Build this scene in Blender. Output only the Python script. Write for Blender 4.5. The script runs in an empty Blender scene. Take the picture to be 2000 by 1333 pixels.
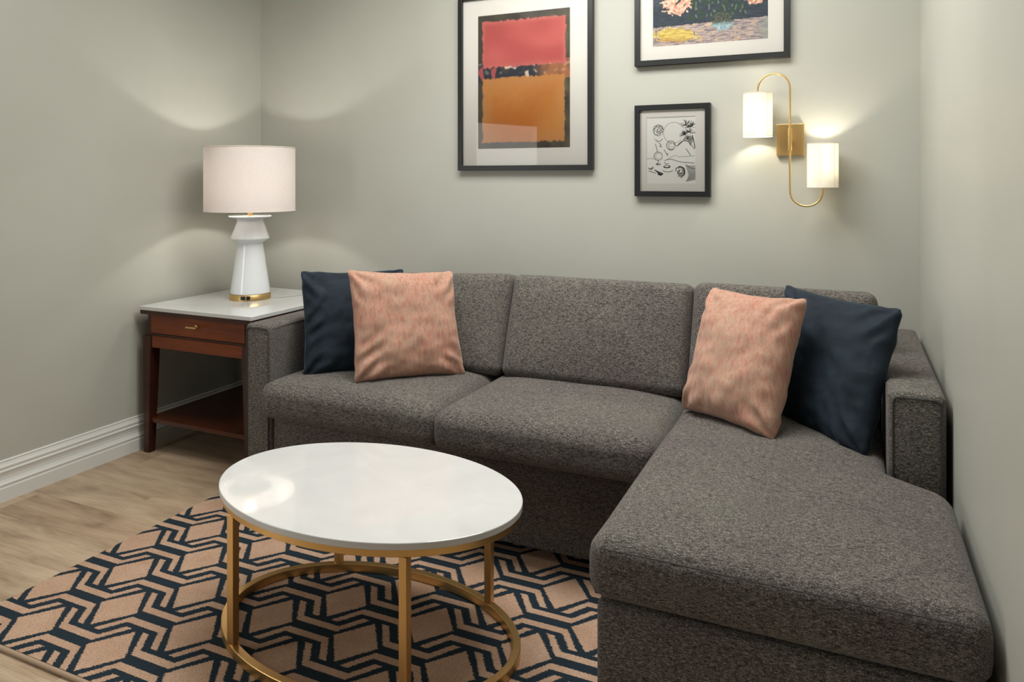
import bpy, bmesh, math, random
from mathutils import Vector, Matrix, noise
random.seed(7)
PI = math.pi
S = bpy.context.scene
COL = S.collection

# ------------------------------------------------------------------ camera
cam = bpy.data.cameras.new('camera'); co = bpy.data.objects.new('camera', cam); COL.objects.link(co)
co.location = (0, 0, 1.25)
co.rotation_euler = (PI/2, 0, math.atan(655/1448))
cam.sensor_width = 36; cam.lens = 36*1448/2000; cam.shift_y = -316.5/2000; cam.clip_start = 0.02
S.camera = co
# ------------------------------------------------------------------ world and room light
w = bpy.data.worlds.new('world'); S.world = w; w.use_nodes = True
w.node_tree.nodes['Background'].inputs[0].default_value = (0.93, 0.97, 1.0, 1)
w.node_tree.nodes['Background'].inputs[1].default_value = 0.06
def area(name, loc, rot, sx, sy, power, color, spread=180):
    l = bpy.data.lights.new(name, 'AREA'); l.shape = 'RECTANGLE'; l.size = sx; l.size_y = sy
    l.energy = power; l.color = color; l.spread = math.radians(spread)
    o = bpy.data.objects.new(name, l); COL.objects.link(o); o.location = loc; o.rotation_euler = rot
    return o
area('ceiling_light', (-0.95, 2.10, 2.57), (0, 0, 0), 1.7, 0.9, 60, (1.0, 0.985, 0.95))
area('ceiling_light', (-1.8, 1.15, 2.57), (0, 0, 0), 1.2, 0.9, 4, (0.95, 0.98, 1.0))
area('window_light', (-2.93, 0.35, 1.0), (0, -PI/2, math.radians(22)), 1.5, 1.2, 24, (1.0, 0.98, 0.95))
S.view_settings.view_transform = 'Standard'; S.view_settings.look = 'None'
S.view_settings.gamma = 1; S.view_settings.use_curve_mapping = False
S.view_settings.exposure = 0.0

# ------------------------------------------------------------------ node helpers
class X:
    """tiny expression wrapper over math nodes"""
    def __init__(s, nt, v): s.nt, s.v = nt, v
    def op(s, o, *a):
        n = s.nt.nodes.new('ShaderNodeMath'); n.operation = o
        for i, q in enumerate((s,)+a):
            q = q.v if isinstance(q, X) else q
            if isinstance(q, (int, float)): n.inputs[i].default_value = q
            else: s.nt.links.new(q, n.inputs[i])
        return X(s.nt, n.outputs[0])
    def __add__(s, o): return s.op('ADD', o)
    def __sub__(s, o): return s.op('SUBTRACT', o)
    def __mul__(s, o): return s.op('MULTIPLY', o)
    def lt(s, o): return s.op('LESS_THAN', o)
    def gt(s, o): return s.op('GREATER_THAN', o)
    def mx(s, o): return s.op('MAXIMUM', o)
    def mn(s, o): return s.op('MINIMUM', o)
    def ab(s): return s.op('ABSOLUTE')

def lin(c):
    return tuple((x/12.92 if x <= .04045 else ((x+.055)/1.055)**2.4) for x in [v/255 for v in c]) + (1,)

class Mat:
    def __init__(s, name, color=(200, 200, 200), rough=.5, metal=0, **k):
        s.m = bpy.data.materials.new(name); s.m.use_nodes = True; s.nt = s.m.node_tree
        s.b = s.nt.nodes['Principled BSDF']
        s.b.inputs['Base Color'].default_value = lin(color)
        s.b.inputs['Roughness'].default_value = rough; s.b.inputs['Metallic'].default_value = metal
        for a, v in k.items(): s.b.inputs[a.replace('_', ' ')].default_value = v
    def node(s, t, **k):
        n = s.nt.nodes.new(t)
        for a, v in k.items(): setattr(n, a, v)
        return n
    def L(s, a, b): s.nt.links.new(a, b)
    def coord(s, scale=(1, 1, 1), loc=(0, 0, 0), rot=(0, 0, 0), out='Object'):
        tc = s.node('ShaderNodeTexCoord'); mp = s.node('ShaderNodeMapping')
        mp.inputs['Scale'].default_value = scale; mp.inputs['Location'].default_value = loc; mp.inputs['Rotation'].default_value = rot
        s.L(tc.outputs[out], mp.inputs[0]); return mp.outputs[0]
    def noise(s, vec, scale, detail=2, rough=.5, dist=0):
        n = s.node('ShaderNodeTexNoise'); n.inputs['Scale'].default_value = scale
        n.inputs['Detail'].default_value = detail; n.inputs['Roughness'].default_value = rough; n.inputs['Distortion'].default_value = dist
        s.L(vec, n.inputs['Vector']); return n.outputs['Fac']
    def ramp(s, fac, stops):
        r = s.node('ShaderNodeValToRGB'); e = r.color_ramp.elements
        while len(e) < len(stops): e.new(.5)
        for q, (p, c) in zip(e, stops): q.position = p; q.color = lin(c) if len(c) == 3 else c
        s.L(fac, r.inputs[0]); return r.outputs[0]
    def mix(s, fac, a, b, mode='MIX'):
        n = s.node('ShaderNodeMix', data_type='RGBA', blend_type=mode)
        for i, v in ((0, fac), (6, a), (7, b)):
            if isinstance(v, (int, float)): n.inputs[i].default_value = v
            elif isinstance(v, tuple): n.inputs[i].default_value = lin(v)
            else: s.L(v, n.inputs[i])
        return n.outputs[2]
    def bump(s, h, strength=.3, dist=.001):
        n = s.node('ShaderNodeBump'); n.inputs['Strength'].default_value = strength; n.inputs['Distance'].default_value = dist
        s.L(h, n.inputs['Height']); s.L(n.outputs[0], s.b.inputs['Normal'])
    def color(s, c): s.L(c, s.b.inputs['Base Color'])

# ------------------------------------------------------------------ materials
def mk_wall():
    a = Mat('wall_paint', (178, 180, 171), .40, Specular_IOR_Level=.5)
    v = a.coord((1, 1, 1)); c = a.ramp(a.noise(v, 1.7, 3), [(.3, (173, 173, 163)), (.7, (179, 180, 170))]); a.color(c)
    a.bump(a.noise(a.coord((40, 40, 260)), 4, 2), .12, .0006); return a.m
M_wall = mk_wall()
M_ceil = Mat('ceiling_paint', (225, 223, 218), .8).m
M_trim = Mat('trim_paint', (212, 213, 208), .32).m

def mk_plank():
    a = Mat('oak_plank', (170, 150, 128), .42)
    oi = a.node('ShaderNodeObjectInfo')
    tc = a.node('ShaderNodeTexCoord'); va = a.node('ShaderNodeVectorMath', operation='ADD')
    sc = a.node('ShaderNodeVectorMath', operation='SCALE'); sc.inputs[0].default_value = (31, 17, 5); a.L(oi.outputs['Random'], sc.inputs['Scale'])
    a.L(tc.outputs['Object'], va.inputs[0]); a.L(sc.outputs[0], va.inputs[1])
    def mp(scale):
        m = a.node('ShaderNodeMapping'); m.inputs['Scale'].default_value = scale; a.L(va.outputs[0], m.inputs[0]); return m.outputs[0]
    big = a.noise(mp((1.6, 7, 1)), 1.6, 3, .55, .4)
    fine = a.noise(mp((3, 90, 1)), 3, 4, .6, .6)
    c1 = a.ramp(big, [(.28, (142, 119, 98)), (.42, (176, 155, 131)), (.6, (194, 175, 150)), (.8, (203, 186, 163))])
    c2 = a.ramp(fine, [(.3, (226, 220, 214)), (.6, (255, 255, 255))])
    c = a.mix(1.0, c1, c2, 'MULTIPLY')
    tint = a.ramp(oi.outputs['Random'], [(0, (235, 228, 222)), (1, (255, 255, 252))])
    a.color(a.mix(1.0, c, tint, 'MULTIPLY')); a.bump(fine, .12, .0006); return a.m
M_plank = mk_plank()
M_sub = Mat('subfloor', (60, 50, 42), .9).m

def mk_tweed(name='charcoal_tweed', k=1.0, ax=(1, 1, 1)):
    a = Mat(name, (80, 78, 77), .95, Specular_IOR_Level=.2)
    a.b.inputs['Sheen Weight'].default_value = .08; a.b.inputs['Sheen Roughness'].default_value = .5
    f1 = a.noise(a.coord((250, 640, 640)), 1, 2, .65)
    f2 = a.noise(a.coord((640, 300, 500), (3, 1, 7)), 1, 2, .65)
    f3 = a.noise(a.coord((80, 330, 300), (9, 4, 1)), 1, 2, .6)
    big = a.noise(a.coord(), 5, 3)
    base = a.ramp(f1, [(.30, (47, 45, 46)), (.48, (84, 82, 79)), (.60, (122, 119, 114)), (.74, (180, 176, 167))])
    fl = a.ramp(f2, [(.55, (0, 0, 0)), (.72, (255, 255, 255))])
    c = a.mix(fl, base, (162, 157, 149))
    dk = a.ramp(f3, [(.34, (95, 90, 95)), (.55, (255, 255, 255))])
    c = a.mix(.75, c, dk, 'MULTIPLY')
    c = a.mix(1.0, c, a.ramp(big, [(.3, (238, 228, 230)), (.7, (255, 255, 248))]), 'MULTIPLY')
    a.color(c)
    hsum = X(a.nt, f1)*.6 + X(a.nt, f2)*.5
    a.bump(hsum.v, .55, .0016); return a.m
M_tweed = mk_tweed()
M_pipe = Mat('piping_tweed', (70, 68, 66), .95, Specular_IOR_Level=.15).m
M_under = Mat('black_dustcover', (14, 13, 13), .95).m

def mk_coral():
    a = Mat('coral_weave', (222, 160, 138), .9, Specular_IOR_Level=.15)
    a.b.inputs['Sheen Weight'].default_value = .2
    st = a.noise(a.coord((95, 95, 22)), 1, 3, .65)
    st2 = a.noise(a.coord((10, 10, 6), (5, 2, 1)), 1, 2, .5)
    wv = a.noise(a.coord((700, 700, 600)), 1, 1, .5)
    s = X(a.nt, st)*.72 + X(a.nt, st2)*.28
    c = a.ramp(s.v, [(.34, (184, 159, 138)), (.48, (182, 147, 127)), (.60, (179, 129, 112)), (.70, (176, 115, 101))])
    c = a.mix(.6, c, a.ramp(wv, [(.33, (205, 175, 160)), (.5, (245, 238, 235)), (.65, (255, 255, 255))]), 'MULTIPLY')
    a.color(c); a.bump(wv, .5, .0012); return a.m
M_coral = mk_coral()
def mk_navy():
    a = Mat('navy_velvet', (30, 42, 56), .75, Specular_IOR_Level=.2)
    a.b.inputs['Sheen Weight'].default_value = .45; a.b.inputs['Sheen Roughness'].default_value = .3
    a.b.inputs['Sheen Tint'].default_value = lin((120, 150, 170))
    n = a.noise(a.coord((9, 9, 14)), 1, 4, .6, 1.0)
    a.color(a.ramp(n, [(.3, (22, 29, 38)), (.6, (31, 42, 51)), (.75, (42, 56, 63))])); a.bump(a.noise(a.coord(), 300, 1), .2, .0005); return a.m
M_navy = mk_navy()

def mk_wood(name, c0, c1, rough=.28, ax=(2, 2, 30)):
    a = Mat(name, c0, rough)
    n = a.noise(a.coord(ax), 1.3, 4, .6, 1.2)
    n2 = a.noise(a.coord((3, 3, 3), (4, 4, 4)), 1.5, 3)
    c = a.mix(.5, a.ramp(n, [(.3, c0), (.7, c1)]), a.ramp(n2, [(.3, c0), (.7, c1)]))
    a.color(c); a.b.inputs['Coat Weight'].default_value = .08; a.b.inputs['Specular IOR Level'].default_value = .35; a.b.inputs['Coat Roughness'].default_value = .2; return a.m
M_cherry = mk_wood('cherry_wood', (84, 34, 12), (128, 62, 24))
M_shelf = mk_wood('shelf_wood', (50, 20, 9), (84, 40, 18), .22)
M_dark = mk_wood('dark_cherry_wood', (44, 22, 15), (68, 34, 22), .3)
def mk_stone():
    a = Mat('white_stone', (226, 225, 221), .055)
    n = a.noise(a.coord((6, 6, 6)), 1, 5, .6, .6)
    a.color(a.ramp(n, [(.35, (197, 198, 196)), (.6, (203, 203, 201))]))
    return a.m
M_stone = mk_stone()
def mk_brass(name, c, rough, ani=False):
    a = Mat(name, c, rough, 1)
    if ani:
        n = a.noise(a.coord((300, 4, 3)), 1, 3); a.color(a.ramp(n, [(.3, tuple(int(v*.95) for v in c)), (.7, c)]))
        a.bump(n, .15, .0004)
    return a.m
M_brass = mk_brass('aged_brass', (218, 186, 126), .38, True)
M_gold = mk_brass('satin_gold', (218, 180, 120), .40)
M_black = Mat('black_frame', (22, 24, 24), .38).m
M_plastic = Mat('black_plastic', (12, 12, 12), .35).m
M_ceram = Mat('white_ceramic', (222, 226, 228), .12, Coat_Weight=.5).m
M_matb = Mat('mat_board', (214, 211, 203), .85).m
M_paper = Mat('print_paper', (222, 221, 215), .8).m
M_ink = Mat('black_ink', (30, 30, 32), .8).m
M_inkg = Mat('grey_ink', (96, 97, 96), .8).m
M_cord = Mat('clear_cord', (176, 176, 170), .4).m

def mk_shade(name, c, em, ecol, tr=.25):
    a = Mat(name, c, .9); nt = a.nt; out = nt.nodes['Material Output']
    n = a.noise(a.coord((160, 160, 500)), 1, 2); cc = a.ramp(n, [(.3, tuple(int(v*.96) for v in c)), (.7, c)])
    d = a.node('ShaderNodeBsdfDiffuse'); t = a.node('ShaderNodeBsdfTranslucent'); mx = a.node('ShaderNodeMixShader'); mx.inputs[0].default_value = tr
    a.L(cc, d.inputs[0]); a.L(cc, t.inputs[0]); a.L(d.outputs[0], mx.inputs[1]); a.L(t.outputs[0], mx.inputs[2])
    e = a.node('ShaderNodeEmission'); e.inputs[0].default_value = lin(ecol); e.inputs[1].default_value = em
    ad = a.node('ShaderNodeAddShader'); a.L(mx.outputs[0], ad.inputs[0]); a.L(e.outputs[0], ad.inputs[1]); a.L(ad.outputs[0], out.inputs[0])
    nt.nodes.remove(a.b); return a.m
M_shade = mk_shade('linen_shade', (236, 230, 226), .0, (255, 236, 220))
M_sshade = mk_shade('sconce_linen', (246, 243, 234), .0, (255, 240, 205), .34)
M_hem = Mat('shade_hem', (226, 214, 200), .9).m
M_bulb = Mat('lit_bulb', (255, 240, 220), .5).m
_b = M_bulb.node_tree.nodes['Principled BSDF']; _b.inputs['Emission Color'].default_value = lin((255, 236, 205)); _b.inputs['Emission Strength'].default_value = 6

def mk_glass():
    a = Mat('picture_glass'); nt = a.nt
    g = a.node('ShaderNodeBsdfGlossy'); g.inputs['Roughness'].default_value = .02
    t = a.node('ShaderNodeBsdfTransparent'); f = a.node('ShaderNodeFresnel'); f.inputs[0].default_value = 1.28
    m = a.node('ShaderNodeMixShader'); a.L(f.outputs[0], m.inputs[0]); a.L(t.outputs[0], m.inputs[1]); a.L(g.outputs[0], m.inputs[2])
    a.L(m.outputs[0], nt.nodes['Material Output'].inputs[0]); nt.nodes.remove(a.b); return a.m
M_glass = mk_glass()

def mk_vcol(name, rough=.75):
    a = Mat(name, rough=rough); v = a.node('ShaderNodeVertexColor', layer_name='ink'); a.color(v.outputs[0]); return a.m
M_print = mk_vcol('printed_art')

def mk_rug():
    a = Mat('rug_pile', (190, 155, 130), .95, Specular_IOR_Level=.1); nt = a.nt
    tc = a.node('ShaderNodeTexCoord'); sp = a.node('ShaderNodeSeparateXYZ'); a.L(tc.outputs['Object'], sp.inputs[0])
    nx = a.noise(a.coord((60, 330, 1)), 1, 2, .7); ny = a.noise(a.coord((330, 330, 1), (7, 3, 0)), 1, 2, .6)
    x = X(nt, sp.outputs[0]) + (X(nt, nx)-.5)*.022
    y = X(nt, sp.outputs[1]) + (X(nt, ny)-.5)*.008
    A, B = .2880, .3010
    def fold(v, p, off): # distance to the nearest lattice point
        q = (v + (off + 1000*p + p/2)).op('MODULO', p) - p/2
        return q.ab()
    def cell(ox, oy):
        u, v = fold(x, A, ox), fold(y, B, oy)
        rh = (u*(1/.0715) + v*(1/.089)).lt(1)
        s = u*.0795 + v*.055
        band = v.gt(.0545).mn(v.lt(.1350)).mn(s.lt(.01278)).mn(v.gt(.1120).mx(s.gt(.01098)))
        return rh.mx(band)
    tan = cell(0, 0).mx(cell(A/2, B/2))
    fz = a.noise(a.coord((1, 1, 1)), 420, 2, .7); bl = a.noise(a.coord(), 9, 3)
    ct = a.mix(1.0, a.ramp(bl, [(.3, (186, 153, 128)), (.7, (198, 168, 144))]), a.ramp(fz, [(.35, (196, 190, 185)), (.6, (255, 255, 255))]), 'MULTIPLY')
    cn = a.ramp(fz, [(.3, (24, 34, 42)), (.7, (44, 56, 64))])
    a.color(a.mix(tan.v, cn, ct))
    h = X(nt, fz)*.5 + tan*.35
    a.bump(h.v, .7, .003); return a.m
M_rug = mk_rug()
M_bind = Mat('rug_binding', (160, 138, 114), .85).m

# ------------------------------------------------------------------ mesh helpers
def obj(name, bm, mat, parent=None, smooth=False, kind=None, label=None):
    if smooth is not False:
        for f in bm.faces: f.smooth = True
    if parent is not None: bmesh.ops.translate(bm, verts=bm.verts, vec=-Vector(parent['_o']))
    bmesh.ops.recalc_face_normals(bm, faces=bm.faces) if smooth != 'raw' else None
    me = bpy.data.meshes.new(name); bm.to_mesh(me); bm.free()
    o = bpy.data.objects.new(name, me); COL.objects.link(o)
    for m in (mat if isinstance(mat, (list, tuple)) else [mat]): me.materials.append(m)
    if parent is not None: o.parent = parent; o['_o'] = parent['_o']
    else: o['_o'] = (0, 0, 0)
    if smooth is not False and smooth != 'raw': me.set_sharp_from_angle(angle=math.radians(50 if smooth is True else smooth))
    if kind: o['kind'] = kind
    if label: o['label'] = label
    return o
def thing(name, label, cat, loc, group=None):
    o = bpy.data.objects.new(name, None); COL.objects.link(o); o.location = loc; o['_o'] = tuple(loc)
    o.empty_display_size = .1; o['label'] = label; o['category'] = cat
    if group: o['group'] = group
    return o
def box(bm, x0, x1, y0, y1, z0, z1, bev=0, seg=2):
    r = bmesh.ops.create_cube(bm, size=1)
    vs = r['verts']
    for v in vs: v.co = Vector(((x0+x1)/2+v.co.x*(x1-x0), (y0+y1)/2+v.co.y*(y1-y0), (z0+z1)/2+v.co.z*(z1-z0)))
    if bev:
        es = list({e for v in vs for e in v.link_edges})
        bmesh.ops.bevel(bm, geom=es, offset=bev, segments=seg, profile=.5, affect='EDGES')
    return bm
def B(*a, **k): return box(bmesh.new(), *a, **k)
def lathe(bm, prof, c, n=64, caps=True, ex=1, ey=1):
    rings = []
    for r, z in prof:
        rings.append([bm.verts.new((c[0]+ex*r*math.cos(2*PI*i/n), c[1]+ey*r*math.sin(2*PI*i/n), z)) for i in range(n)])
    for a, b in zip(rings, rings[1:]):
        for i in range(n): bm.faces.new((a[i], a[(i+1) % n], b[(i+1) % n], b[i]))
    if caps:
        if prof[0][0] > 1e-6: bm.faces.new(rings[0][::-1])
        if prof[-1][0] > 1e-6: bm.faces.new(rings[-1])
    return bm
def tube(bm, pts, r, seg=8, closed=False, caps=True):
    pts = [Vector(p) for p in pts]; n = len(pts); rings = []; up = None
    for i, p in enumerate(pts):
        if closed: t = (pts[(i+1) % n]-pts[i-1]).normalized()
        else: t = (pts[min(i+1, n-1)]-pts[max(i-1, 0)]).normalized()
        if up is None: up = t.orthogonal().normalized()
        else: up = (up - t*up.dot(t)).normalized()
        s = t.cross(up)
        rings.append([bm.verts.new(p+(up*math.cos(2*PI*k/seg)+s*math.sin(2*PI*k/seg))*r) for k in range(seg)])
    m = n if closed else n-1
    for i in range(m):
        a, b = rings[i], rings[(i+1) % n]
        # match ring twist when closing
        off = 0
        if closed and i == n-1: off = min(range(seg), key=lambda q: (a[0].co-b[q].co).length)
        for k in range(seg): bm.faces.new((a[k], a[(k+1) % seg], b[(k+1+off) % seg], b[(k+off) % seg]))
    if not closed and caps: bm.faces.new(rings[0][::-1]); bm.faces.new(rings[-1])
    return bm
def prism(bm, pts, axis, a, b):
    """extrude the 2-D outline pts along an axis from a to b"""
    def mk(p, t): return {'X': (t, p[0], p[1]), 'Y': (p[0], t, p[1]), 'Z': (p[0], p[1], t)}[axis]
    v0 = [bm.verts.new(mk(p, a)) for p in pts]; v1 = [bm.verts.new(mk(p, b)) for p in pts]
    n = len(pts)
    for i in range(n): bm.faces.new((v0[i], v0[(i+1) % n], v1[(i+1) % n], v1[i]))
    bm.faces.new(v0[::-1]); bm.faces.new(v1); return bm
def taper(x0, x1, y0, y1, z1, X0, X1, Y0, Y1, z0, bev=.003):
    """post from top rectangle (lower-case) to bottom rectangle (upper-case)"""
    bm = bmesh.new()
    t = [bm.verts.new(p) for p in ((x0, y0, z1), (x1, y0, z1), (x1, y1, z1), (x0, y1, z1))]
    b = [bm.verts.new(p) for p in ((X0, Y0, z0), (X1, Y0, z0), (X1, Y1, z0), (X0, Y1, z0))]
    for i in range(4): bm.faces.new((b[i], b[(i+1) % 4], t[(i+1) % 4], t[i]))
    bm.faces.new(t); bm.faces.new(b[::-1])
    bmesh.ops.bevel(bm, geom=list(bm.edges), offset=bev, segments=2, affect='EDGES'); return bm

def segdist(p, a, b):
    ab = b-a; t = max(0, min(1, (p-a).dot(ab)/ab.length_squared)); return (p-(a+ab*t)).length
def cushion(poly, z0, z1, r=.035, crown=.02, side=.012, step=.035, wob=.003, seed=0, cr=.05, fall=.16):
    """upholstered block on a footprint; rounded edges, crowned top, bulging sides"""
    bm = bmesh.new(); n = len(poly)
    vb = [bm.verts.new((p[0], p[1], z0)) for p in poly]
    f = bm.faces.new(vb)
    ex = bmesh.ops.extrude_face_region(bm, geom=[f]); tv = [g for g in ex['geom'] if isinstance(g, bmesh.types.BMVert)]
    for v in tv: v.co.z = z1
    bmesh.ops.recalc_face_normals(bm, faces=bm.faces)
    ve = [e for e in bm.edges if abs(e.verts[0].co.z-e.verts[1].co.z) > 1e-5]
    bmesh.ops.bevel(bm, geom=ve, offset=cr, segments=5, profile=.5, affect='EDGES')
    he = [e for e in bm.edges if abs(e.verts[0].co.z-e.verts[1].co.z) < 1e-5 and len(e.link_faces) == 2 and any(abs(q.normal.z) < .5 for q in e.link_faces) and any(abs(q.normal.z) > .5 for q in e.link_faces)]
    bmesh.ops.bevel(bm, geom=he, offset=r, segments=5, profile=.5, affect='EDGES')
    P2 = [Vector(p) for p in poly]
    xs = [p[0] for p in poly]; ys = [p[1] for p in poly]
    def cuts(lo, hi): k = max(2, int((hi-lo)/step)); return [lo+(hi-lo)*i/k for i in range(1, k)]
    for no, vals in (((1, 0, 0), cuts(min(xs), max(xs))), ((0, 1, 0), cuts(min(ys), max(ys))), ((0, 0, 1), cuts(z0, z1))):
        for t in vals:
            bmesh.ops.bisect_plane(bm, geom=list(bm.verts)+list(bm.edges)+list(bm.faces), plane_co=Vector(no)*t, plane_no=no, dist=1e-6)
    bmesh.ops.triangulate(bm, faces=[f for f in bm.faces if len(f.verts) > 4])
    bm.normal_update()
    zc, hz = (z0+z1)/2, (z1-z0)/2
    for v in bm.verts:
        p = v.co.xy; d = min(segdist(p, P2[i], P2[(i+1) % n]) for i in range(n))
        u = min(1, d/fall); u = 1-(1-u)**2
        vz = (v.co.z-zc)/hz
        nn = noise.noise(v.co*6+Vector((seed*3.1, seed, 0)))
        if vz > 0: v.co.z += (crown*u + wob*nn)*min(1, vz*1.4)
        sd = (1-vz*vz)*side*(1-min(1, d/.03))
        v.co.x += v.normal.x*(sd+wob*nn*.5); v.co.y += v.normal.y*(sd+wob*nn*.5)
    return bm
def rect(x0, x1, y0, y1): return [(x0, y0), (x1, y0), (x1, y1), (x0, y1)]

# ------------------------------------------------------------------ the room
def struct(name, bm, mat, parent=None):
    o = obj(name, bm, mat, parent); o['kind'] = 'structure'; return o
LX, RX, BY, FY, CZ = -2.99, .25, 3.20, -1.6, 2.62
struct('wall_left', B(LX-.1, LX, FY, BY+.1, -.02, CZ), M_wall)
struct('wall_back', B(LX, RX, BY, BY+.1, -.02, CZ), M_wall)
struct('wall_right', B(RX, RX+.1, FY, BY+.1, -.02, CZ), M_wall)
struct('ceiling', B(LX-.1, RX+.1, FY, BY+.1, CZ, CZ+.08), M_ceil)
fl = struct('floor', B(LX, RX, FY, BY, -.03, -.0075), M_sub); fl['_o'] = (0, 0, 0)
PW, PL = .18, 1.22
k = 0
y = 1.915-PW*20
offs = {}
row = 0
while y < BY:
    y0, y1 = max(y, FY)+.0002, min(y+PW, BY)-.0002
    if y1 > FY:
        off = -2.488 if row == 20 else -2.488 + (((row-20)*.437) % 1.22) - 1.22
        x = off-PL*3
        while x < RX:
            x0, x1 = max(x, LX)+.0002, min(x+PL, RX)-.0002
            if x1-x0 > .02 and y1-y0 > .01:
                bm = B(x0, x1, y0, y1, -.0074, 0)
                te = [e for e in bm.edges if all(v.co.z > -.001 for v in e.verts)]
                bmesh.ops.bevel(bm, geom=te, offset=.0005, segments=1, affect='EDGES')
                o = obj('plank', bm, M_plank, fl)
            x += PL
    y += PW; row += 1

# baseboard profile: (distance from wall, height)
BP = [(0, 0), (.019, 0), (.019, .052), (.0165, .056), (.0165, .060), (.0185, .064), (.0185, .068), (.015, .073), (.0105, .083), (.0095, .095), (.0115, .107), (.0145, .113),
      (.0145, .1175), (.010, .121), (.010, .1245), (.0125, .128), (.0125, .134), (.0095, .1385), (.0055, .148), (.0055, .151), (.007, .1535), (.0045, .1575), (0, .158)]
bm = prism(bmesh.new(), [(LX+a, z) for a, z in BP], 'Y', FY, BY-.0005); struct('baseboard_left', bm, M_trim)
bm = prism(bmesh.new(), [(BY-a, z) for a, z in BP], 'X', LX+.0195, RX-.0195); struct('baseboard_back', bm, M_trim)
bm = prism(bmesh.new(), [(RX-a, z) for a, z in BP], 'Y', FY, BY-.0005); struct('baseboard_right', bm, M_trim)

# ------------------------------------------------------------------ rug
RZ = .009
rx0, rx1, ry0, ry1 = -2.262, .10, 1.225, 2.70
rug = thing('patterned_rug', 'tan rug with a dark navy interlocking chevron and diamond pattern under the coffee table', 'rug', (-1.777, 1.637, 0))
bm = B(rx0, rx1, ry0+.012, ry1, .0005, RZ)
bmesh.ops.bevel(bm, geom=[e for e in bm.edges if all(v.co.z > .005 for v in e.verts)], offset=.003, segments=2, affect='EDGES')
obj('pile', bm, M_rug, rug)
bm = bmesh.new(); tube(bm, [(rx0, ry0+.007, .0068), ((rx0+rx1)/2, ry0+.007, .0068), (rx1, ry0+.007, .0068)], .0062, 8)
obj('edge_binding', bm, M_bind, rug, True, label='beige corded edge binding')

# ------------------------------------------------------------------ sofa
FB = RZ+.0005
sofa = thing('sectional_sofa', 'charcoal tweed sectional sofa with chaise on its right side along the back wall', 'sofa', (-1.0, 2.3, 0))
AZ = .685
ALX0, ALX1, ARX0, ARX1, AY0, AY1 = -2.150, -2.020, .098, .236, 2.215, 3.165
def arm(x0, x1, z0, inner, lab):
    bm = B(x0, x1, AY0, AY1, z0, AZ, bev=.018, seg=4)
    for v in bm.verts:
        if v.co.z > AZ-.02: v.co.z += .003*math.sin((v.co.y-AY0)/(AY1-AY0)*PI)
    a = obj('arm', bm, M_tweed, sofa, True)
    # welts: around the front panel and along the inner top edge
    bm = bmesh.new(); e = .013; r = .0022
    xi = x1 if inner > 0 else x0; xo = x0 if inner > 0 else x1
    s = 1 if inner > 0 else -1
    tube(bm, [(xi-s*.012, AY0-.001, z0+.02), (xi-s*.012, AY0-.001, AZ-.03), (xi-s*.016, AY0-.001, AZ-.018), (xi-s*.024, AY0-.001, AZ-.014),
              (xo+s*.024, AY0-.001, AZ-.014), (xo+s*.016, AY0-.001, AZ-.018), (xo+s*.012, AY0-.001, AZ-.03), (xo+s*.012, AY0-.001, z0+.02)], r, 6)
    tube(bm, [(xi-s*.002, AY0+.012, AZ-.016), (xi-s*.0015, AY0+.1, AZ-.011), (xi-s*.0015, (AY0+AY1)/2, AZ-.008), (xi-s*.0015, AY1-.05, AZ-.010)], r, 6)
    obj('piping', bm, M_pipe, a, True)
arm(ALX0, ALX1, .03, 1, '')
arm(ARX0, ARX1, .03, -1, '')
obj('back_frame', B(ALX1-.0, ARX0+.0, 2.95, 3.150, .05, .70, bev=.015, seg=3), M_tweed, sofa, True)
obj('base', B(ALX1+.001, -.502, 2.225, 2.95, .045, .340, bev=.012, seg=3), M_tweed, sofa, True)
obj('chaise_base', B(-.492, .205, 1.518, 2.213, .045, .350, bev=.02, seg=4), M_tweed, sofa, True)
obj('chaise_base', B(-.500, .096, 2.200, 2.95, .045, .350, bev=.006, seg=2), M_tweed, sofa, True)
def foot(x, y, z=FB):
    bm = lathe(bmesh.new(), [(.018, z), (.022, z+.006), (.024, .0445)], (x, y), 20); obj('foot', bm, M_plastic, sofa, True)
for x, y in ((-1.9, 2.30), (-.56, 2.30), (-.42, 1.60), (.14-.08, 1.60)): foot(x, y)
foot(-2.085, 3.08, .0005); foot(-2.085, 2.60, .0005); foot(.16, 3.08, .0005); foot(.165, 2.30, .0005); foot(-1.0, 2.90, .0005)
ft = [o for o in sofa.children if o.name.startswith('foot')]
# arms rest on a low block so that they meet the feet
def seat(x0, x1, y0, sd):
    bm = cushion(rect(x0, x1, y0, 2.78), .346, .482, r=.036, crown=.022, side=.010, seed=sd, cr=.03, fall=.2)
    o = obj('seat_cushion', bm, M_tweed, sofa, True)
    return o
seat(-2.010, -1.252, 2.150, 1); seat(-1.246, -.510, 2.125, 2)
ch = cushion([(-.500, 1.505), (.225, 1.505), (.225, 2.070), (.088, 2.165), (.088, 2.78), (-.500, 2.78)], .357, .484, r=.026, crown=.016, side=.010, seed=3, cr=.035, fall=.22)
chaise = obj('chaise_cushion', ch, M_tweed, sofa, True)
bm = bmesh.new()
pts = []
for i in range(40):
    t = i/39; pts.append((-.475+t*.68, 1.4995-.001*math.sin(t*PI), .4715+.003*math.sin(t*9)*.3))
tube(bm, pts, .0015, 6); obj('piping', bm, M_pipe, chaise, True)
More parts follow.
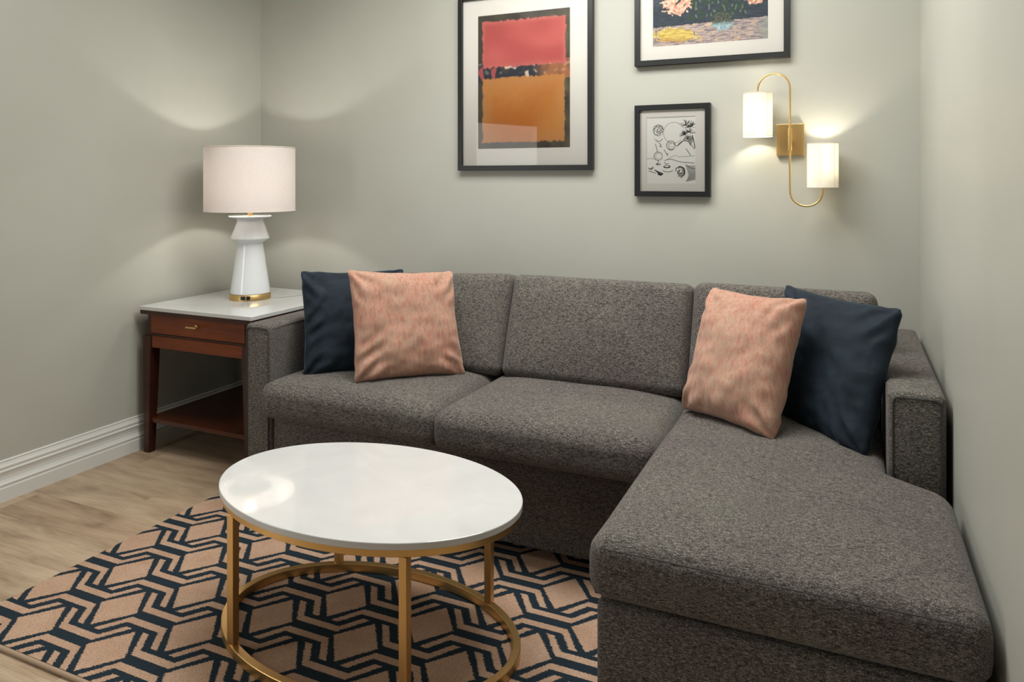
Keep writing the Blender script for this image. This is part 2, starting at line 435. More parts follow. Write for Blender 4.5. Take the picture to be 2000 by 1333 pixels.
def back_cushion(x0, x1, ztop, sd, yb=2.555, shx=0, drop=0):
    H = .392*1.0; T = .20
    # build lying flat (footprint x by height), crowned face up, then stand it up and lean it back
    bm = cushion(rect(x0, x1, 0, H), 0, T, r=.028, crown=.020, side=.008, seed=sd, cr=.03, fall=.16)
    th = math.atan(.36)
    for v in bm.verts:
        x, h, t = v.co
        yy = yb + h*math.sin(th) + (T-t)*math.cos(th)
        zz = .507 + h*math.cos(th) - (T-t)*math.sin(th)*.8 + (ztop-.875)
        zz -= drop*max(0, h/H)*max(0, 1-(x-x0)/(x1-x0))**1.3
        v.co = Vector((x+shx*h, yy, zz))
    return obj('back_cushion', bm, M_tweed, sofa, True)
back_cushion(-2.012, -1.216, .872, 5, drop=.040); back_cushion(-1.209, -.508, .872, 6); back_cushion(-.500, .085, .880, 7)

# ------------------------------------------------------------------ throw pillows
def pillow(name, label, tl, tr, br, bl, T, mat, seed, group=None, pinch=.075, folds=()):
    c = [Vector(p) for p in (bl, br, tr, tl)]; cen = sum(c, Vector())/4
    o_ = tuple(cen)
    N = 56
    nrm = ((c[1]-c[0]).cross(c[3]-c[0])).normalized()   # towards the viewer
    bm = bmesh.new(); grid = {}
    for side in (1, -1):
        for i in range(N+1):
            for j in range(N+1):
                if side == -1 and (i in (0, N) or j in (0, N)): grid[side, i, j] = grid[1, i, j]; continue
                u, v = i/N*2-1, j/N*2-1
                # knife edge outline, bowed inwards between the corners
                er = lambda t: .016*math.exp(-((abs(t)-.80)/.09)**2)+.010*noise.noise(Vector((t*3.3, seed*7.7, u if abs(u) > abs(v) else v)))
                pu = u*(1-(pinch*(1-v*v)+er(v))*abs(u)**3); pv = v*(1-(pinch*(1-u*u)+er(u))*abs(v)**3)
                m_ = max(abs(u), abs(v)); n_ = min(abs(u), abs(v)); k_ = 1-.034*(max(0, (n_-.86))/.14)**1.5*m_
                pu *= k_; pv *= k_
                a, b = (pu+1)/2, (pv+1)/2
                p = c[0]*(1-a)*(1-b)+c[1]*a*(1-b)+c[2]*a*b+c[3]*(1-a)*b
                h = ((1-abs(u)**3)*(1-abs(v)**3))**.55
                h *= .5*T
                q = Vector((u*2.2+seed*5, v*2.2, seed))
                wr = noise.noise(q)*.010 + noise.noise(q*2.7)*.004
                # corner gathers running along the diagonals
                cd = max(0, abs(u)+abs(v)-1.05)
                wr += math.sin((abs(u)-abs(v))*16+noise.noise(q*1.5)*2)*.007*cd*2
                for fu, fv, ang, amp, ln in folds:
                    du, dv = u-fu, v-fv; ca, sa = math.cos(ang), math.sin(ang)
                    s_, t_ = du*ca+dv*sa, -du*sa+dv*ca
                    wr += amp*math.exp(-(s_/ln)**2)*math.sin(t_*26+math.sin(s_*4))*math.exp(-(t_/.22)**2)
                edge = min(1-abs(u), 1-abs(v)); e_ = min(1, edge/.10)
                p = p + nrm*side*(h+wr*e_) + nrm*(math.sin(u*7+seed)*.003+math.sin(v*6+seed*2)*.004)*(1-e_)
                grid[side, i, j] = bm.verts.new(p)
    for side in (1, -1):
        for i in range(N):
            for j in range(N):
                f = [grid[side, i, j], grid[side, i+1, j], grid[side, i+1, j+1], grid[side, i, j+1]]
                bm.faces.new(f if side == 1 else f[::-1])
    root = thing(name, label, 'pillow', o_, 'throw pillows on the sofa')
    cv = obj('cover', bm, mat, root, 'raw')
    # seam cord all round
    ring = [grid[1, i, 0] for i in range(0)]
    return root
def seam(root, tl, tr, br, bl, mat, pinch=.10): pass

PC = dict(
    nl=dict(tl=(-2.001, 2.354, 0.885), tr=(-1.704, 2.665, 0.874), br=(-1.598, 2.526, 0.490), bl=(-1.903, 2.256, 0.481)),
    cl=dict(tl=(-1.737, 2.309, 0.911), tr=(-1.432, 2.601, 0.888), br=(-1.339, 2.539, 0.486), bl=(-1.656, 2.242, 0.492)),
    cr=dict(tl=(-0.420, 2.576, 0.888), tr=(-0.109, 2.420, 0.891), br=(-0.189, 2.252, 0.488), bl=(-0.498, 2.456, 0.489)),
    nr=dict(tl=(-0.193, 2.690, 0.895), tr=(0.149, 2.394, 0.881), br=(0.047, 2.249, 0.479), bl=(-0.206, 2.563, 0.461)))
pillow('throw_pillow', 'navy velvet pillow behind the coral one at the left arm', **PC['nl'], T=.13, mat=M_navy, seed=1, folds=[(-.85, .1, .9, .007, .35), (-.8, -.15, .6, .006, .3)])
pillow('throw_pillow', 'coral woven pillow in front of the navy one at the sofa\'s left end', **PC['cl'], T=.13, mat=M_coral, seed=2, folds=[(-.7, -.45, .7, .006, .3), (.8, -.7, 2.3, .005, .2)])
pillow('throw_pillow', 'coral woven pillow on the chaise, leaning before the navy one', **PC['cr'], T=.16, mat=M_coral, seed=3, folds=[(.6, .4, 2.3, .006, .3)])
pillow('throw_pillow', 'navy velvet pillow leaning on the right arm beside the chaise', **PC['nr'], T=.125, mat=M_navy, seed=4, folds=[(.6, -.7, 2.2, .005, .3)])

# ------------------------------------------------------------------ end table
tb = thing('end_table', 'cherry wood end table with white stone top and one drawer in the corner', 'table', (-2.615, 2.735, 0))
TX0, TX1, TY0, TY1 = -2.950, -2.280, 2.385, 3.080
obj('stone_top', B(TX0, TX1, TY0, TY1, .6525, .670, bev=.002), M_stone, tb, label='white stone top')
obj('moulding', B(TX0+.003, TX1-.003, TY0+.003, TY1-.003, .634, .652, bev=.0015), M_dark, tb)
cx0, cx1, cy0, cy1 = TX0+.035, TX1-.035, TY0+.02, TY1-.02
# drawer case: shell of four boards
bm = bmesh.new()
box(bm, cx0, cx0+.018, cy0, cy1, .536, .634); box(bm, cx1-.018, cx1, cy0, cy1, .536, .634)
box(bm, cx0+.018, cx1-.018, cy1-.018, cy1, .536, .634); box(bm, cx0+.018, cx1-.018, cy0, cy1-.018, .536, .546)
obj('drawer_case', bm, M_dark, tb)
dr = obj('drawer', B(cx0+.020, cx1-.020, cy0-.002, cy0+.4, .5485, .6315, bev=.0015), M_cherry, tb)
bm = bmesh.new(); kx, kz = -2.615, .598
lathe_pts = [(.009, 0), (.009, .003), (.005, .005), (.0045, .026)]
rings = []
for r, t in lathe_pts: rings.append([bm.verts.new((kx+r*math.cos(2*PI*i/16), cy0-.002-t, kz+r*math.sin(2*PI*i/16))) for i in range(16)])
for a, b in zip(rings, rings[1:]):
    for i in range(16): bm.faces.new((a[i], a[(i+1) % 16], b[(i+1) % 16], b[i]))
bm.faces.new(rings[0][::-1]); bm.faces.new(rings[-1])
tube(bm, [(kx-.030, cy0-.030, kz), (kx-.028, cy0-.030, kz), (kx+.028, cy0-.030, kz), (kx+.030, cy0-.030, kz)], .0042, 12)
obj('handle', bm, M_brass, dr, True, label='small brass bar knob')
# stand with tapering legs
rx_0, rx_1, rz0, rz1 = -2.940, -2.290, .484, .536
def rail(x0, x1, y0, y1): obj('rail', B(x0, x1, y0, y1, rz0, rz1-.0005, bev=.0015), M_cherry, tb)
lw = .055; yF, yB = TY0+.010, TY1-.010
rail(rx_0+lw, rx_1-lw, yF+.004, yF+.030); rail(rx_0+lw, rx_1-lw, yB-.030, yB-.004)
rail(rx_0+.004, rx_0+.030, yF+lw, yB-lw); rail(rx_1-.030, rx_1-.004, yF+lw, yB-lw)
for sx in (0, 1):
    for sy in (0, 1):
        xa = (rx_0, rx_0+lw) if sx == 0 else (rx_1-lw, rx_1); ya = (yF, yF+lw) if sy == 0 else (yB-lw, yB)
        Xa = (rx_0+.004, rx_0+.040) if sx == 0 else (rx_1-.040, rx_1-.004); Ya = (yF+.002, yF+.038) if sy == 0 else (yB-.038, yB-.002)
        obj('leg', taper(xa[0], xa[1], ya[0], ya[1], rz1, Xa[0], Xa[1], Ya[0], Ya[1], .0005), M_dark, tb)
obj('shelf', B(rx_0+.012, rx_1-.012, yF+.012, yB-.012, .138, .158, bev=.002), M_shelf, tb)

# ------------------------------------------------------------------ table lamp
lx, ly = -2.645, 2.759
LZ = .6703
lamp = thing('table_lamp', 'white sculpted ceramic table lamp with drum shade on a brass base', 'lamp', (lx, ly, LZ))
bb = obj('base', lathe(bmesh.new(), [(.094, LZ), (.096, LZ+.001), (.096, LZ+.026), (.094, LZ+.028)], (lx, ly), 64), M_brass, lamp, True, label='brass disc base')
# outlet plate on the front of the base, facing the room
ang = math.atan2(-ly, -lx*1.0) - .22
def onbase(a, w, z0, z1, d, mat, name, par):
    bm = bmesh.new(); n = 6; v = []
    for r in (.0962, .0962+d):
        v.append([[bm.verts.new((lx+r*math.cos(a+(i/n-.5)*w), ly+r*math.sin(a+(i/n-.5)*w), z)) for i in range(n+1)] for z in (z0, z1)])
    for i in range(n):
        bm.faces.new((v[1][0][i], v[1][0][i+1], v[1][1][i+1], v[1][1][i])); bm.faces.new((v[0][1][i], v[0][1][i+1], v[0][0][i+1], v[0][0][i]))
        bm.faces.new((v[0][1][i+1], v[0][1][i], v[1][1][i], v[1][1][i+1])); bm.faces.new((v[0][0][i], v[0][0][i+1], v[1][0][i+1], v[1][0][i]))
    for i in (0, n): bm.faces.new((v[0][0][i], v[1][0][i], v[1][1][i], v[0][1][i]))
    return obj(name, bm, mat, par)
onbase(ang-.13, .22, LZ+.006, LZ+.023, .0012, M_plastic, 'outlet', bb)
onbase(ang+.13, .17, LZ+.006, LZ+.023, .0012, M_plastic, 'usb_port', bb)
bp = [(.090, LZ+.0285), (.093, LZ+.030), (.093, LZ+.040), (.089, LZ+.065), (.0625, LZ+.245), (.0605, LZ+.262), (.062, LZ+.272), (.086, LZ+.288), (.0905, LZ+.292), (.0905, LZ+.296),
      (.062, LZ+.372), (.0605, LZ+.380), (.064, LZ+.388), (.098, LZ+.396), (.1005, LZ+.399), (.098, LZ+.4025), (.02, LZ+.405)]
obj('body', lathe(bmesh.new(), bp, (lx, ly), 72), M_ceram, lamp, True, label='white glazed ceramic body')
obj('neck', lathe(bmesh.new(), [(.013, LZ+.405), (.013, LZ+.43), (.019, LZ+.432), (.019, LZ+.457), (.004, LZ+.458)], (lx, ly), 24), M_brass, lamp, True, label='brass neck and socket')
SZ0, SZ1, SR = 1.096, 1.403, .211
def shade(c, r, z0, z1, mat, par, t=.0012, n=96):
    bm = lathe(bmesh.new(), [(r, z0), (r, z1), (r-t, z1), (r-t, z0), (r, z0)], c, n, caps=False)
    bmesh.ops.remove_doubles(bm, verts=bm.verts, dist=1e-6)
    return obj('shade', bm, mat, par, True)
sh = shade((lx, ly), SR, SZ0, SZ1, M_shade, lamp)
bm = bmesh.new()
for z in (SZ0+.0005, SZ1-.0005):
    tube(bm, [(lx+SR*math.cos(2*PI*i/96), ly+SR*math.sin(2*PI*i/96), z) for i in range(96)], .0022, 6, closed=True)
    obj('hem', bm, M_hem, sh, True); bm = bmesh.new()
for k in range(3):
    a = k*2*PI/3+.4; tube(bm, [(lx+.012*math.cos(a), ly+.012*math.sin(a), SZ1-.03), (lx+(SR-.002)*math.cos(a), ly+(SR-.002)*math.sin(a), SZ1-.008)], .0014, 6)
tube(bm, [(lx+.03*math.cos(0), ly, 1.17), (lx+.045, ly, 1.24), (lx+.03, ly, 1.34), (lx, ly, SZ1-.028)], .0014, 6)
tube(bm, [(lx-.03, ly, 1.17), (lx-.045, ly, 1.24), (lx-.03, ly, 1.34), (lx, ly, SZ1-.028)], .0014, 6)
obj('harp', bm, M_brass, sh, True)
bm = lathe(bmesh.new(), [(.004, 1.384), (.070, 1.384), (.070, 1.386), (.004, 1.386)], (lx, ly), 32)  # unseen opaque disc, added to cut the lamp's glow high on the walls
obj('glow_blocker', bm, M_ceram, sh, 30)
BZ = 1.19
obj('bulb', lathe(bmesh.new(), [(.012, 1.128), (.014, 1.141), (.026, 1.166), (.030, 1.186), (.026, 1.206), (.014, 1.217), (0.001, 1.220)], (lx, ly), 24), M_bulb, lamp, True)
def point(name, loc, power, col, r):
    l = bpy.data.lights.new(name, 'POINT'); l.energy = power; l.color = col; l.shadow_soft_size = r
    o = bpy.data.objects.new(name, l); COL.objects.link(o); o.location = loc; return o
point('lamp_light', (lx, ly, 1.248), 5.4, (1, .95, .90), .02)
bm = bmesh.new()
cp = [(lx+.085, ly+.045, LZ+.004), (lx+.12, ly+.07, LZ+.003), (lx+.16, ly+.15, LZ+.003), (lx+.17, ly+.24, LZ+.003), (lx+.175, ly+.315, LZ+.003), (lx+.178, ly+.330, LZ-.004), (lx+.18, ly+.338, LZ-.05), (lx+.18, ly+.345, LZ-.3)]
tube(bm, cp, .0022, 6); obj('power_cord', bm, M_cord, lamp, True)

# ------------------------------------------------------------------ coffee table
ccx, ccy, ca, cb, cz = -1.203, 1.692, .449, .298, .410
ct = thing('coffee_table', 'white stone-topped coffee table with a gold frame and ring base on the rug', 'table', (ccx, ccy, RZ))
def ell(o): return ca-o, cb-o
bm = bmesh.new(); prof = [(.003, cz-.0175), (.001, cz-.0170), (.0, cz-.0158), (.0, cz-.0022), (.0006, cz-.0008), (.002, cz)]
rings = []
for o_, z in prof:
    A_, B_ = ell(o_); rings.append([bm.verts.new((ccx+A_*math.cos(2*PI*i/160), ccy+B_*math.sin(2*PI*i/160), z)) for i in range(160)])
for a, b in zip(rings, rings[1:]):
    for i in range(160): bm.faces.new((a[i], a[(i+1) % 160], b[(i+1) % 160], b[i]))
bm.faces.new(rings[0][::-1]); bm.faces.new(rings[-1])
obj('table_top', bm, M_stone, ct, 12, label='white polished stone top')
def ering(o0, o1, z0, z1, name):
    bm = bmesh.new(); n = 160; R4 = []
    e = .0012
    for o_, z in ((o0, z0+e), (o0, z1-e), (o0+e, z1), (o1-e, z1), (o1, z1-e), (o1, z0+e), (o1-e, z0), (o0+e, z0)):
        A_, B_ = ell(o_); R4.append([bm.verts.new((ccx+A_*math.cos(2*PI*i/n), ccy+B_*math.sin(2*PI*i/n), z)) for i in range(n)])
    for k in range(8):
        a, b = R4[k], R4[(k+1) % 8]
        for i in range(n): bm.faces.new((a[i], a[(i+1) % n], b[(i+1) % n], b[i]))
    return obj(name, bm, M_gold, ct, 30)
ering(.006, .030, cz-.0365, cz-.018, 'top_rim')
ering(.006, .027, RZ+.0003, RZ+.0255, 'base_ring')
for sx in (-1, 1):
    for sy in (-1, 1):
        x_, y_ = ccx+sx*(ca-.0165)*.612, ccy+sy*(cb-.0165)*.79
        an = math.atan2(sy*.79/(cb), sx*.612/(ca))
        bm = B(-.0105, .0105, -.011, .011, RZ+.0257, cz-.0367, bev=.001)
        bmesh.ops.rotate(bm, verts=bm.verts, cent=(0, 0, 0), matrix=Matrix.Rotation(0, 3, 'Z')); bmesh.ops.translate(bm, verts=bm.verts, vec=(x_, y_, 0))
        obj('leg', bm, M_gold, ct)

# ------------------------------------------------------------------ pictures
def picture(label, x0, x1, z0, z1, fw, px0, px1, pz0, pz1, depth=.030):
    r = thing('framed_picture', label, 'picture', ((x0+x1)/2, BY-.001, z0), 'framed pictures on the back wall')
    yb, yf = BY-.001, BY-.001-depth
    fr = [('top', x0, x1, z1-fw, z1), ('bot', x0, x1, z0, z0+fw)]
    bm = bmesh.new()
    O = [(x0, z0), (x1, z0), (x1, z1), (x0, z1)]; I = [(x0+fw, z0+fw), (x1-fw, z0+fw), (x1-fw, z1-fw), (x0+fw, z1-fw)]
    def V(l, y): return [bm.verts.new((a, y, b)) for a, b in l]
    of, if_, ob, ib = V(O, yf), V(I, yf), V(O, yb), V(I, yb)
    for i in range(4):
        j = (i+1) % 4
        bm.faces.new((of[i], of[j], if_[j], if_[i])); bm.faces.new((ob[i], ib[i], ib[j], ob[j]))
        bm.faces.new((of[i], ob[i], ob[j], of[j])); bm.faces.new((if_[i], if_[j], ib[j], ib[i]))
    bmesh.ops.recalc_face_normals(bm, faces=bm.faces)
    bmesh.ops.bevel(bm, geom=list(bm.edges), offset=.001, segments=1, affect='EDGES')
    obj('frame', bm, M_black, r, label='black frame')
    # mat board with a bevelled window
    bm = bmesh.new(); ym = yb-.016
    O = [(x0+fw, z0+fw), (x1-fw, z0+fw), (x1-fw, z1-fw), (x0+fw, z1-fw)]; I = [(px0, pz0), (px1, pz0), (px1, pz1), (px0, pz1)]
    a, b, c = V(O, ym), V(I, ym), V([(px0+.001, pz0+.001), (px1-.001, pz0+.001), (px1-.001, pz1-.001), (px0+.001, pz1-.001)], ym+.0015)
    d, e = V(O, ym+.002), V(I, ym+.0021)
    for i in range(4):
        j = (i+1) % 4; bm.faces.new((a[i], a[j], b[j], b[i])); bm.faces.new((b[i], b[j], c[j], c[i]))
        bm.faces.new((d[j], d[i], e[i], e[j])); bm.faces.new((c[i], c[j], e[j], e[i])); bm.faces.new((a[i], d[i], d[j], a[j]))
    obj('mat_board', bm, M_matb, r)
    obj('glass', B(x0+fw, x1-fw, yf+.006, yf+.0075, z0+fw, z1-fw), M_glass, r)
    return r, ym+.0022
def art(root, x0, x1, z0, z1, y, nx, nz, fn):
    """print as a fine grid, one ink colour per face"""
    me = bpy.data.meshes.new('print'); ox, oy, oz = root['_o']
    vs = [(x0+(x1-x0)*i/nx-ox, y-oy, z0+(z1-z0)*j/nz-oz) for j in range(nz+1) for i in range(nx+1)]
    fs = [(j*(nx+1)+i, j*(nx+1)+i+1, (j+1)*(nx+1)+i+1, (j+1)*(nx+1)+i) for j in range(nz) for i in range(nx)]
    me.from_pydata(vs, [], fs); ca_ = me.color_attributes.new('ink', 'FLOAT_COLOR', 'POINT')
    buf = []
    for j in range(nz+1):
        for i in range(nx+1):
            buf.extend(lin([max(0, min(255, q)) for q in fn(i/nx, j/nz)]))
    ca_.data.foreach_set('color', buf)
    me.materials.append(M_print)
    o = bpy.data.objects.new('print', me); COL.objects.link(o); o.parent = root; return o
def nz(x, y, s, o=0): return noise.noise(Vector((x*s, y*s, o)))
def lerp(a, b, t): t = max(0, min(1, t)); return tuple(p+(q-p)*t for p, q in zip(a, b))
def sm(a, b, x): t = max(0, min(1, (x-a)/(b-a))); return t*t*(3-2*t)

def abstract(u, v):
    e = nz(u, v, 26, 1)*.012+nz(u, v, 60, 2)*.008
    c = lerp((48, 44, 38), (72, 66, 50), .5+nz(u, v, 6, 3)) if u < .8 else lerp((50, 48, 38), (92, 84, 62), .5+nz(u, v, 9, 3))
    def blk(x0, x1, y0, y1): return sm(0, .012, min(u-x0+e, x1-u+e, v-y0+e, y1-v+e))
    # middle strip with loose pale and dark touches
    if .50 < v < .64:
        t = nz(u*1.6, v, 9, 5)
        c = lerp((30, 38, 48), (150, 96, 60), sm(.55, .8, u)+t*.6)
        c = lerp(c, (214, 196, 176), sm(.18, .42, nz(u*1.3, v*2, 12, 8))*.9*(1 if .3 < u < .8 else .4))
        c = lerp(c, (158, 72, 76), sm(.05, .35, nz(u, v, 14, 11))*(1-sm(.2, .33, u)))
    pk = lerp((164, 70, 66), (182, 88, 82), .5+nz(u*.4, v, 7, 4)+.4*math.cos(v*40)*.1)
    pk = lerp(pk, (190, 104, 94), (1-sm(0, .05, min(u-.05, .95-u, v-.60, .955-v)))*.7)
    c = lerp(c, pk, blk(.05, .955, .60, .955))
    oc = lerp((172, 104, 36), (184, 122, 54), .5+nz(u*.5, v*.6, 5, 6)+.5*nz(u, v, 18, 9)*.6)
    oc = lerp(oc, (180, 126, 74), (1-sm(0, .16, min(u-.05, .95-u, v-.04, .53-v)))*.7)
    oc = lerp(oc, (170, 96, 22), sm(.15, .0, abs(u-.42)-.12)*sm(.38, .2, v)*.6)
    c = lerp(c, oc, blk(.05, .945, .045, .535))
    return c
p1, yy = picture('tall framed print of coral and ochre colour blocks on the back wall', -1.723, -1.039, 1.291, 2.136, .0235, -1.620, -1.150, 1.394, 2.033)
art(p1, -1.622, -1.148, 1.392, 2.035, yy, 170, 230, abstract)

def still(u, v):
    # loose painterly colour masses: dark blue-green above, mauve below, pink, yellow and pale blue touches
    n1, n2 = nz(u*1.4, v, 30, 1), nz(u, v, 70, 2); n3 = nz(u*.5, v*2.4, 34, 3)
    c = lerp((34, 44, 56), (56, 70, 78), .5+n3*.9+n2*.4)
    edge = .245+.03*u+n1*.012
    if v < edge:
        c = lerp((134, 122, 124), (190, 172, 160), .5+n3*1.2+n2*.7)
        c = lerp(c, (104, 98, 110), sm(.12, .45, nz(u*.6, v*1.8, 22, 5))*.8)
        c = lerp(c, (204, 174, 140), sm(.08, .45, nz(u, v*2.5, 13, 7))*.65)
        c = lerp(c, (128, 142, 138), sm(.86, 1, u)*.6)
    if nz(u, v*.7, 15, 9) > .02 and v > .30 and .30 < u < .82: c = lerp(c, (44, 66, 50), .75+n2*.4)
    if nz(u*2.2, v*.8, 24, 19) > .28 and v > .33 and .36 < u < .84: c = lerp(c, (112, 128, 108), .7)
    e = math.hypot((u-.612)/.092, (v-.262)/.12)+n1*.5
    if e < 1: c = lerp(lerp((122, 150, 160), (170, 192, 194), .5+n1*1.3+n2), lerp((42, 52, 46), (98, 100, 84), .5+n2*1.2+n1), sm(.21, .27, v+n1*.03))
    e = math.hypot((u-.20)/.19, (v-.135+.12*(u-.2))/.085)+n1*.45
    if e < 1: c = lerp(lerp((176, 148, 64), (216, 196, 112), .5+n3*1.6+n2*.6), (158, 118, 74), sm(.12, .02, v+.15*u-.03))
    e = math.hypot((u-.22)/.14, (v-.56)/.17)+n1*.35
    if e < 1: c = lerp((184, 130, 112), (232, 200, 172), .5+1.3*nz(u*1.4, v, 26, 41)+n2*.5) if nz(u*1.4, v, 16, 43) > -.28 else c
    e = math.hypot((u-.89)/.08, (v-.52)/.09)+n1*.35
    if e < 1: c = lerp((184, 130, 112), (232, 200, 172), .5+1.3*nz(u*1.4, v, 26, 41)+n2*.5)
    return c
p2, yy = picture('wide framed print in dark blue, mauve and yellow, above the wall sconce', -.847, -.210, 1.741, 2.245, .0235, -.769, -.294, 1.823, 2.163)
art(p2, -.771, -.292, 1.821, 2.165, yy, 300, 215, still)

sx0, sx1, sz0, sz1 = -.847, -.523, 1.175, 1.571
qx0, qx1, qz0, qz1 = -.797, -.586, 1.232, 1.518
p3, yy = picture('small framed black line drawing beside the wall sconce', sx0, sx1, sz0, sz1, .0225, qx0, qx1, qz0, qz1)
pr_ = obj('print', B(qx0-.002, qx1+.002, yy, yy+.0008, qz0-.002, qz1+.002), M_paper, p3)
def strokes(lst, mat, wd):
    bm = bmesh.new(); W_, H_ = qx1-qx0, qz1-qz0
    for k, (pts, w_) in enumerate(lst):
        P_ = [Vector((qx0+a*W_, qz0+b*H_)) for a, b in pts]
        vs = []
        for i, p in enumerate(P_):
            t = (P_[min(i+1, len(P_)-1)]-P_[max(i-1, 0)])
            if t.length < 1e-9: t = Vector((1, 0))
            t.normalize(); nn = Vector((-t.y, t.x))*w_*.5*(1 if 0 < i < len(P_)-1 else .5)
            yq = yy-.00008-.000004*(k % 20)
            vs.append((bm.verts.new((p.x+nn.x, yq, p.y+nn.y)), bm.verts.new((p.x-nn.x, yq, p.y-nn.y))))
        for a, b in zip(vs, vs[1:]): bm.faces.new((a[0], b[0], b[1], a[1]))
    return bm
# coordinates in the print's own 0..1 square, y up; smooth open curves
def arc(cx, cy, r0, a0, a1, n=20, ry=None, wob=0, sd=0):
    ry = ry or r0*.74
    return [(cx+(r0+wob*nz(math.cos(a0+(a1-a0)*i/n)*2, math.sin(a0+(a1-a0)*i/n)*2, 2, sd))*math.cos(a0+(a1-a0)*i/n), cy+(ry+wob*nz(i, sd, .7))*math.sin(a0+(a1-a0)*i/n)) for i in range(n+1)]
def spl(*p):
    out = []
    q = [p[0]]+list(p)+[p[-1]]
    for i in range(1, len(q)-2):
        for k in range(8):
            t = k/8; a, b, c, d = q[i-1], q[i], q[i+1], q[i+2]
            out.append(tuple(.5*((2*b[m])+(-a[m]+c[m])*t+(2*a[m]-5*b[m]+4*c[m]-d[m])*t*t+(-a[m]+3*b[m]-3*c[m]+d[m])*t**3) for m in (0, 1)))
    out.append(p[-1]); return out
ST = []; t1, t2, t3 = .0013, .0023, .0034
ST += [(arc(.56, .76, .21, .4, 5.6, 40), t1)]                                   # sun
for r_ in (.03, .055, .08, .105): ST.append((arc(.245, .80, r_, r_*60, r_*60+4.8, 24, wob=.03, sd=r_), t2))   # open blossom
for a in range(8): ST.append((arc(.245+.075*math.cos(a*.785), .80+.06*math.sin(a*.785), .035, a*.785-1.6, a*.785+1.6, 10), t1))
ST += [(spl((.20, .66), (.26, .63), (.33, .67)), t2), (spl((.16, .69), (.19, .64), (.24, .62)), t1)]
random.seed(3)
for k in range(70):                                                              # spiky fronds
    a = random.uniform(-.3, PI+.3); l = random.uniform(.06, .14); cx_, cy_ = random.choice([(.80, .86), (.88, .76), (.78, .72), (.84, .66), (.90, .84)])
    ST.append((spl((cx_, cy_), (cx_+l*.5*math.cos(a), cy_+l*.45*math.sin(a)), (cx_+l*math.cos(a+.2), cy_+l*.75*math.sin(a+.2))), random.choice((t1, t1, t2))))
for k in range(9): ST.append((spl((.74+.02*k, .62), (.80+.015*k, .70), (.90+.006*k, .55+.01*k)), t1))
ST += [(spl((.93, .72), (.97, .60), (.985, .52)), t3)]
ST += [(spl((.55, .60), (.62, .56), (.70, .60), (.78, .64), (.88, .60), (.98, .50)), t2), (spl((.80, .52), (.86, .46), (.90, .41)), t2),
       (spl((.62, .55), (.68, .60), (.74, .63)), t2), (spl((.42, .36), (.52, .40), (.62, .42)), t1), (spl((.62, .40), (.8, .40), (.98, .41)), t1),
       (spl((.36, .34), (.50, .36), (.70, .32), (.98, .30)), t2), (spl((0, .37), (.10, .375), (.2, .36)), t1)]
ST += [(arc(.50, .57, .09, 0, 6.1, 24), t2), (arc(.50, .57, .06, 1, 6.5, 20, wob=.02), t1), (spl((.46, .52), (.50, .50), (.56, .515)), t3), (arc(.49, .575, .03, .3, 5, 12), t1)]
ST += [(spl((.18, .60), (.21, .53), (.22, .47)), t2), (spl((.25, .61), (.30, .58), (.27, .56), (.32, .55)), t2), (spl((.36, .51), (.42, .44), (.45, .45)), t2), (spl((.40, .45), (.43, .43), (.42, .41)), t2)]
ST += [(arc(.24, .41, .085, 0, 6.28, 26), t2), (arc(.24, .41, .055, 1, 5.2, 18), t1), (spl((.24, .345), (.24, .30), (.20, .285), (.30, .285)), t2), (arc(.245, .29, .05, 0, 6.2, 16, ry=.015), t1)]
ST += [(arc(.42, .25, .07, 0, 6.2, 20, ry=.02), t2), (spl((.36, .25), (.42, .235), (.49, .255)), t3), (arc(.44, .20, .10, 3.2, 6.2, 16, ry=.03), t2), (spl((.37, .32), (.40, .29), (.46, .30)), t2)]
ST += [(arc(.09, .24, .05, 3.1, 6.3, 12, ry=.03), t2), (spl((.04, .23), (.09, .215), (.13, .25)), t3), (spl((.04, .19), (.12, .17), (.2, .15)), t2)]
for k in range(7): ST.append((spl((.16+.02*k, .20-.015*k), (.22+.02*k, .18-.005*k), (.25+.01*k, .12)), t2 if k % 2 else t3))
for r_ in (.03, .055, .08, .095): ST.append((arc(.69, .17, r_, r_*50, r_*50+4.6, 24, ry=r_*.85, wob=.03, sd=r_), t3))
for k in range(14): ST.append((spl((.80+.014*k, .02+.002*k), (.86+.011*k, .12), (.80+.015*k, .27)), t1))
ST += [(spl((.80, .28), (.90, .23), (.985, .22)), t2)]
for k, (a, b) in enumerate(((0, 1),)): ST.append(([(.01, .985), (.5, .987), (.99, .993)], t1*.8))
ob_ = obj('drawn_lines', strokes(ST, M_ink, 0), M_ink, pr_, 'raw', label='black ink lines')

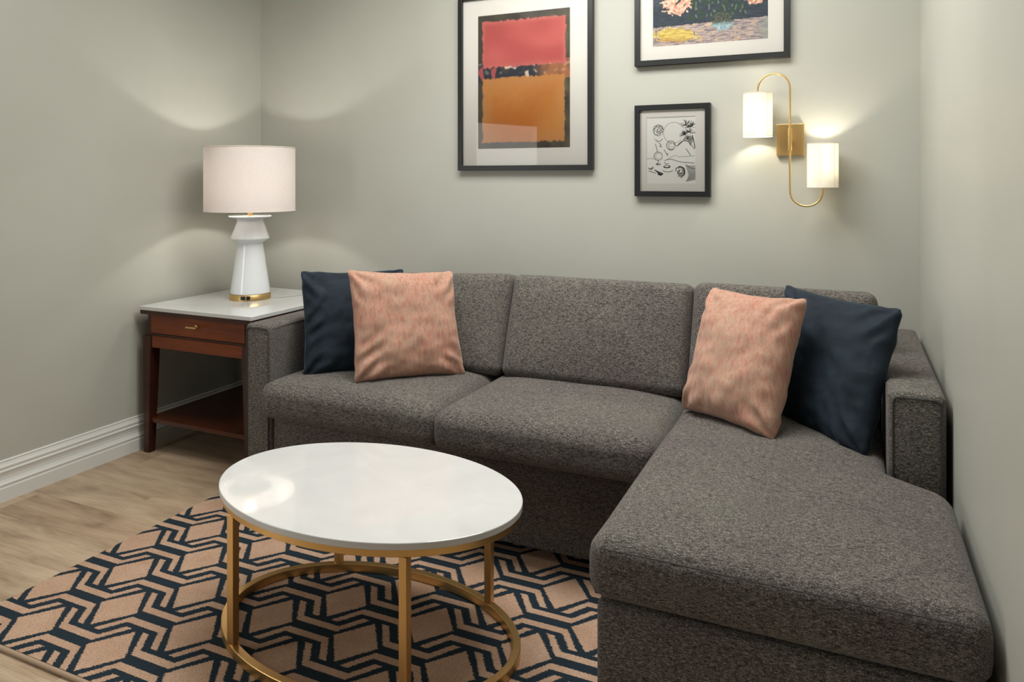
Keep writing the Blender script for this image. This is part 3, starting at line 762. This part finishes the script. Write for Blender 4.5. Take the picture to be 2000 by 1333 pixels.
# ------------------------------------------------------------------ wall sconce
sc = thing('wall_sconce', 'brass wall sconce with two white cylinder shades on a curved arm', 'wall lamp', (-.206, BY, 1.34))
AYs = 3.112; rxx = -.206
obj('backplate', B(-.262, -.158, BY-.018, BY-.0005, 1.345, 1.472, bev=.001), M_brass, sc)
obj('bracket', B(rxx-.006, rxx+.006, AYs, BY-.018, 1.398, 1.414), M_brass, sc)
s1, s2 = -.327, -.087
r1, r2 = (rxx-s1)/2, (s2-rxx)/2
c1x, c2x = (rxx+s1)/2, (rxx+s2)/2
zt, zb = 1.669-r1, 1.144+r2
path = [(s1, AYs, 1.585), (s1, AYs, zt-.01)]+[(c1x-r1*math.cos(PI*i/24), AYs, zt+r1*math.sin(PI*i/24)) for i in range(25)]
path += [(rxx, AYs, zt-.05-(zt-zb-.1)*i/8) for i in range(9)]
path += [(c2x-r2*math.cos(PI*i/24), AYs, zb-r2*math.sin(PI*i/24)) for i in range(25)]+[(s2, AYs, zb+.01), (s2, AYs, 1.226)]
bm = bmesh.new(); tube(bm, path, .0037, 12); obj('arm', bm, M_brass, sc, True)
bm = bmesh.new()
for dx in (0,): lathe(bm, [(.0045, 1.360), (.0075, 1.361), (.0078, 1.363), (.0078, 1.449), (.0075, 1.451), (.0045, 1.452)], (rxx, AYs), 20)
obj('sleeve', bm, M_brass, sc, True)
def sshade(x, z0, z1, openup):
    r = .0565
    s_ = shade((x, AYs), r, z0, z1, M_sshade, sc, .0012, 64)
    bm = bmesh.new()
    for z in (z0, z1): tube(bm, [(x+r*math.cos(2*PI*i/64), AYs+r*math.sin(2*PI*i/64), z) for i in range(64)], .0013, 6, closed=True)
    tube(bm, [(x+(r+.0006)*math.cos(-.75), AYs+(r+.0006)*math.sin(-.75), z0), (x+(r+.0006)*math.cos(-.75), AYs+(r+.0006)*math.sin(-.75), z1)], .0009, 6)
    obj('hem', bm, M_hem, s_, True)
    # socket, spider and bulb
    zs = z0 if openup else z1; d = 1 if openup else -1
    bm = bmesh.new()
    lathe(bm, [(.009, min(zs-.004*d, zs+.05*d)), (.009, max(zs-.004*d, zs+.05*d))], (x, AYs), 16)
    for k in range(3):
        a = k*2*PI/3+.3; tube(bm, [(x+.008*math.cos(a), AYs+.008*math.sin(a), zs+.006*d), (x+(r-.001)*math.cos(a), AYs+(r-.001)*math.sin(a), zs+.006*d)], .001, 6)
    obj('socket', bm, M_brass, sc, True)
    zc = zs+d*.075
    pf = [(.001, -.026), (.012, -.022), (.017, -.010), (.0185, 0), (.017, .010), (.012, .022), (.001, .026)]
    obj('bulb', lathe(bmesh.new(), [(a, zc+b) for a, b in pf], (x, AYs), 20), M_bulb, sc, True)
    point('sconce_light', (x, AYs, zc+d*.045), 2.5, (1, .91, .76), .012)
sshade(s1, 1.420, 1.594, False)
sshade(s2, 1.218, 1.388, True)

for o in bpy.data.objects:
    if '_o' in o: del o['_o']
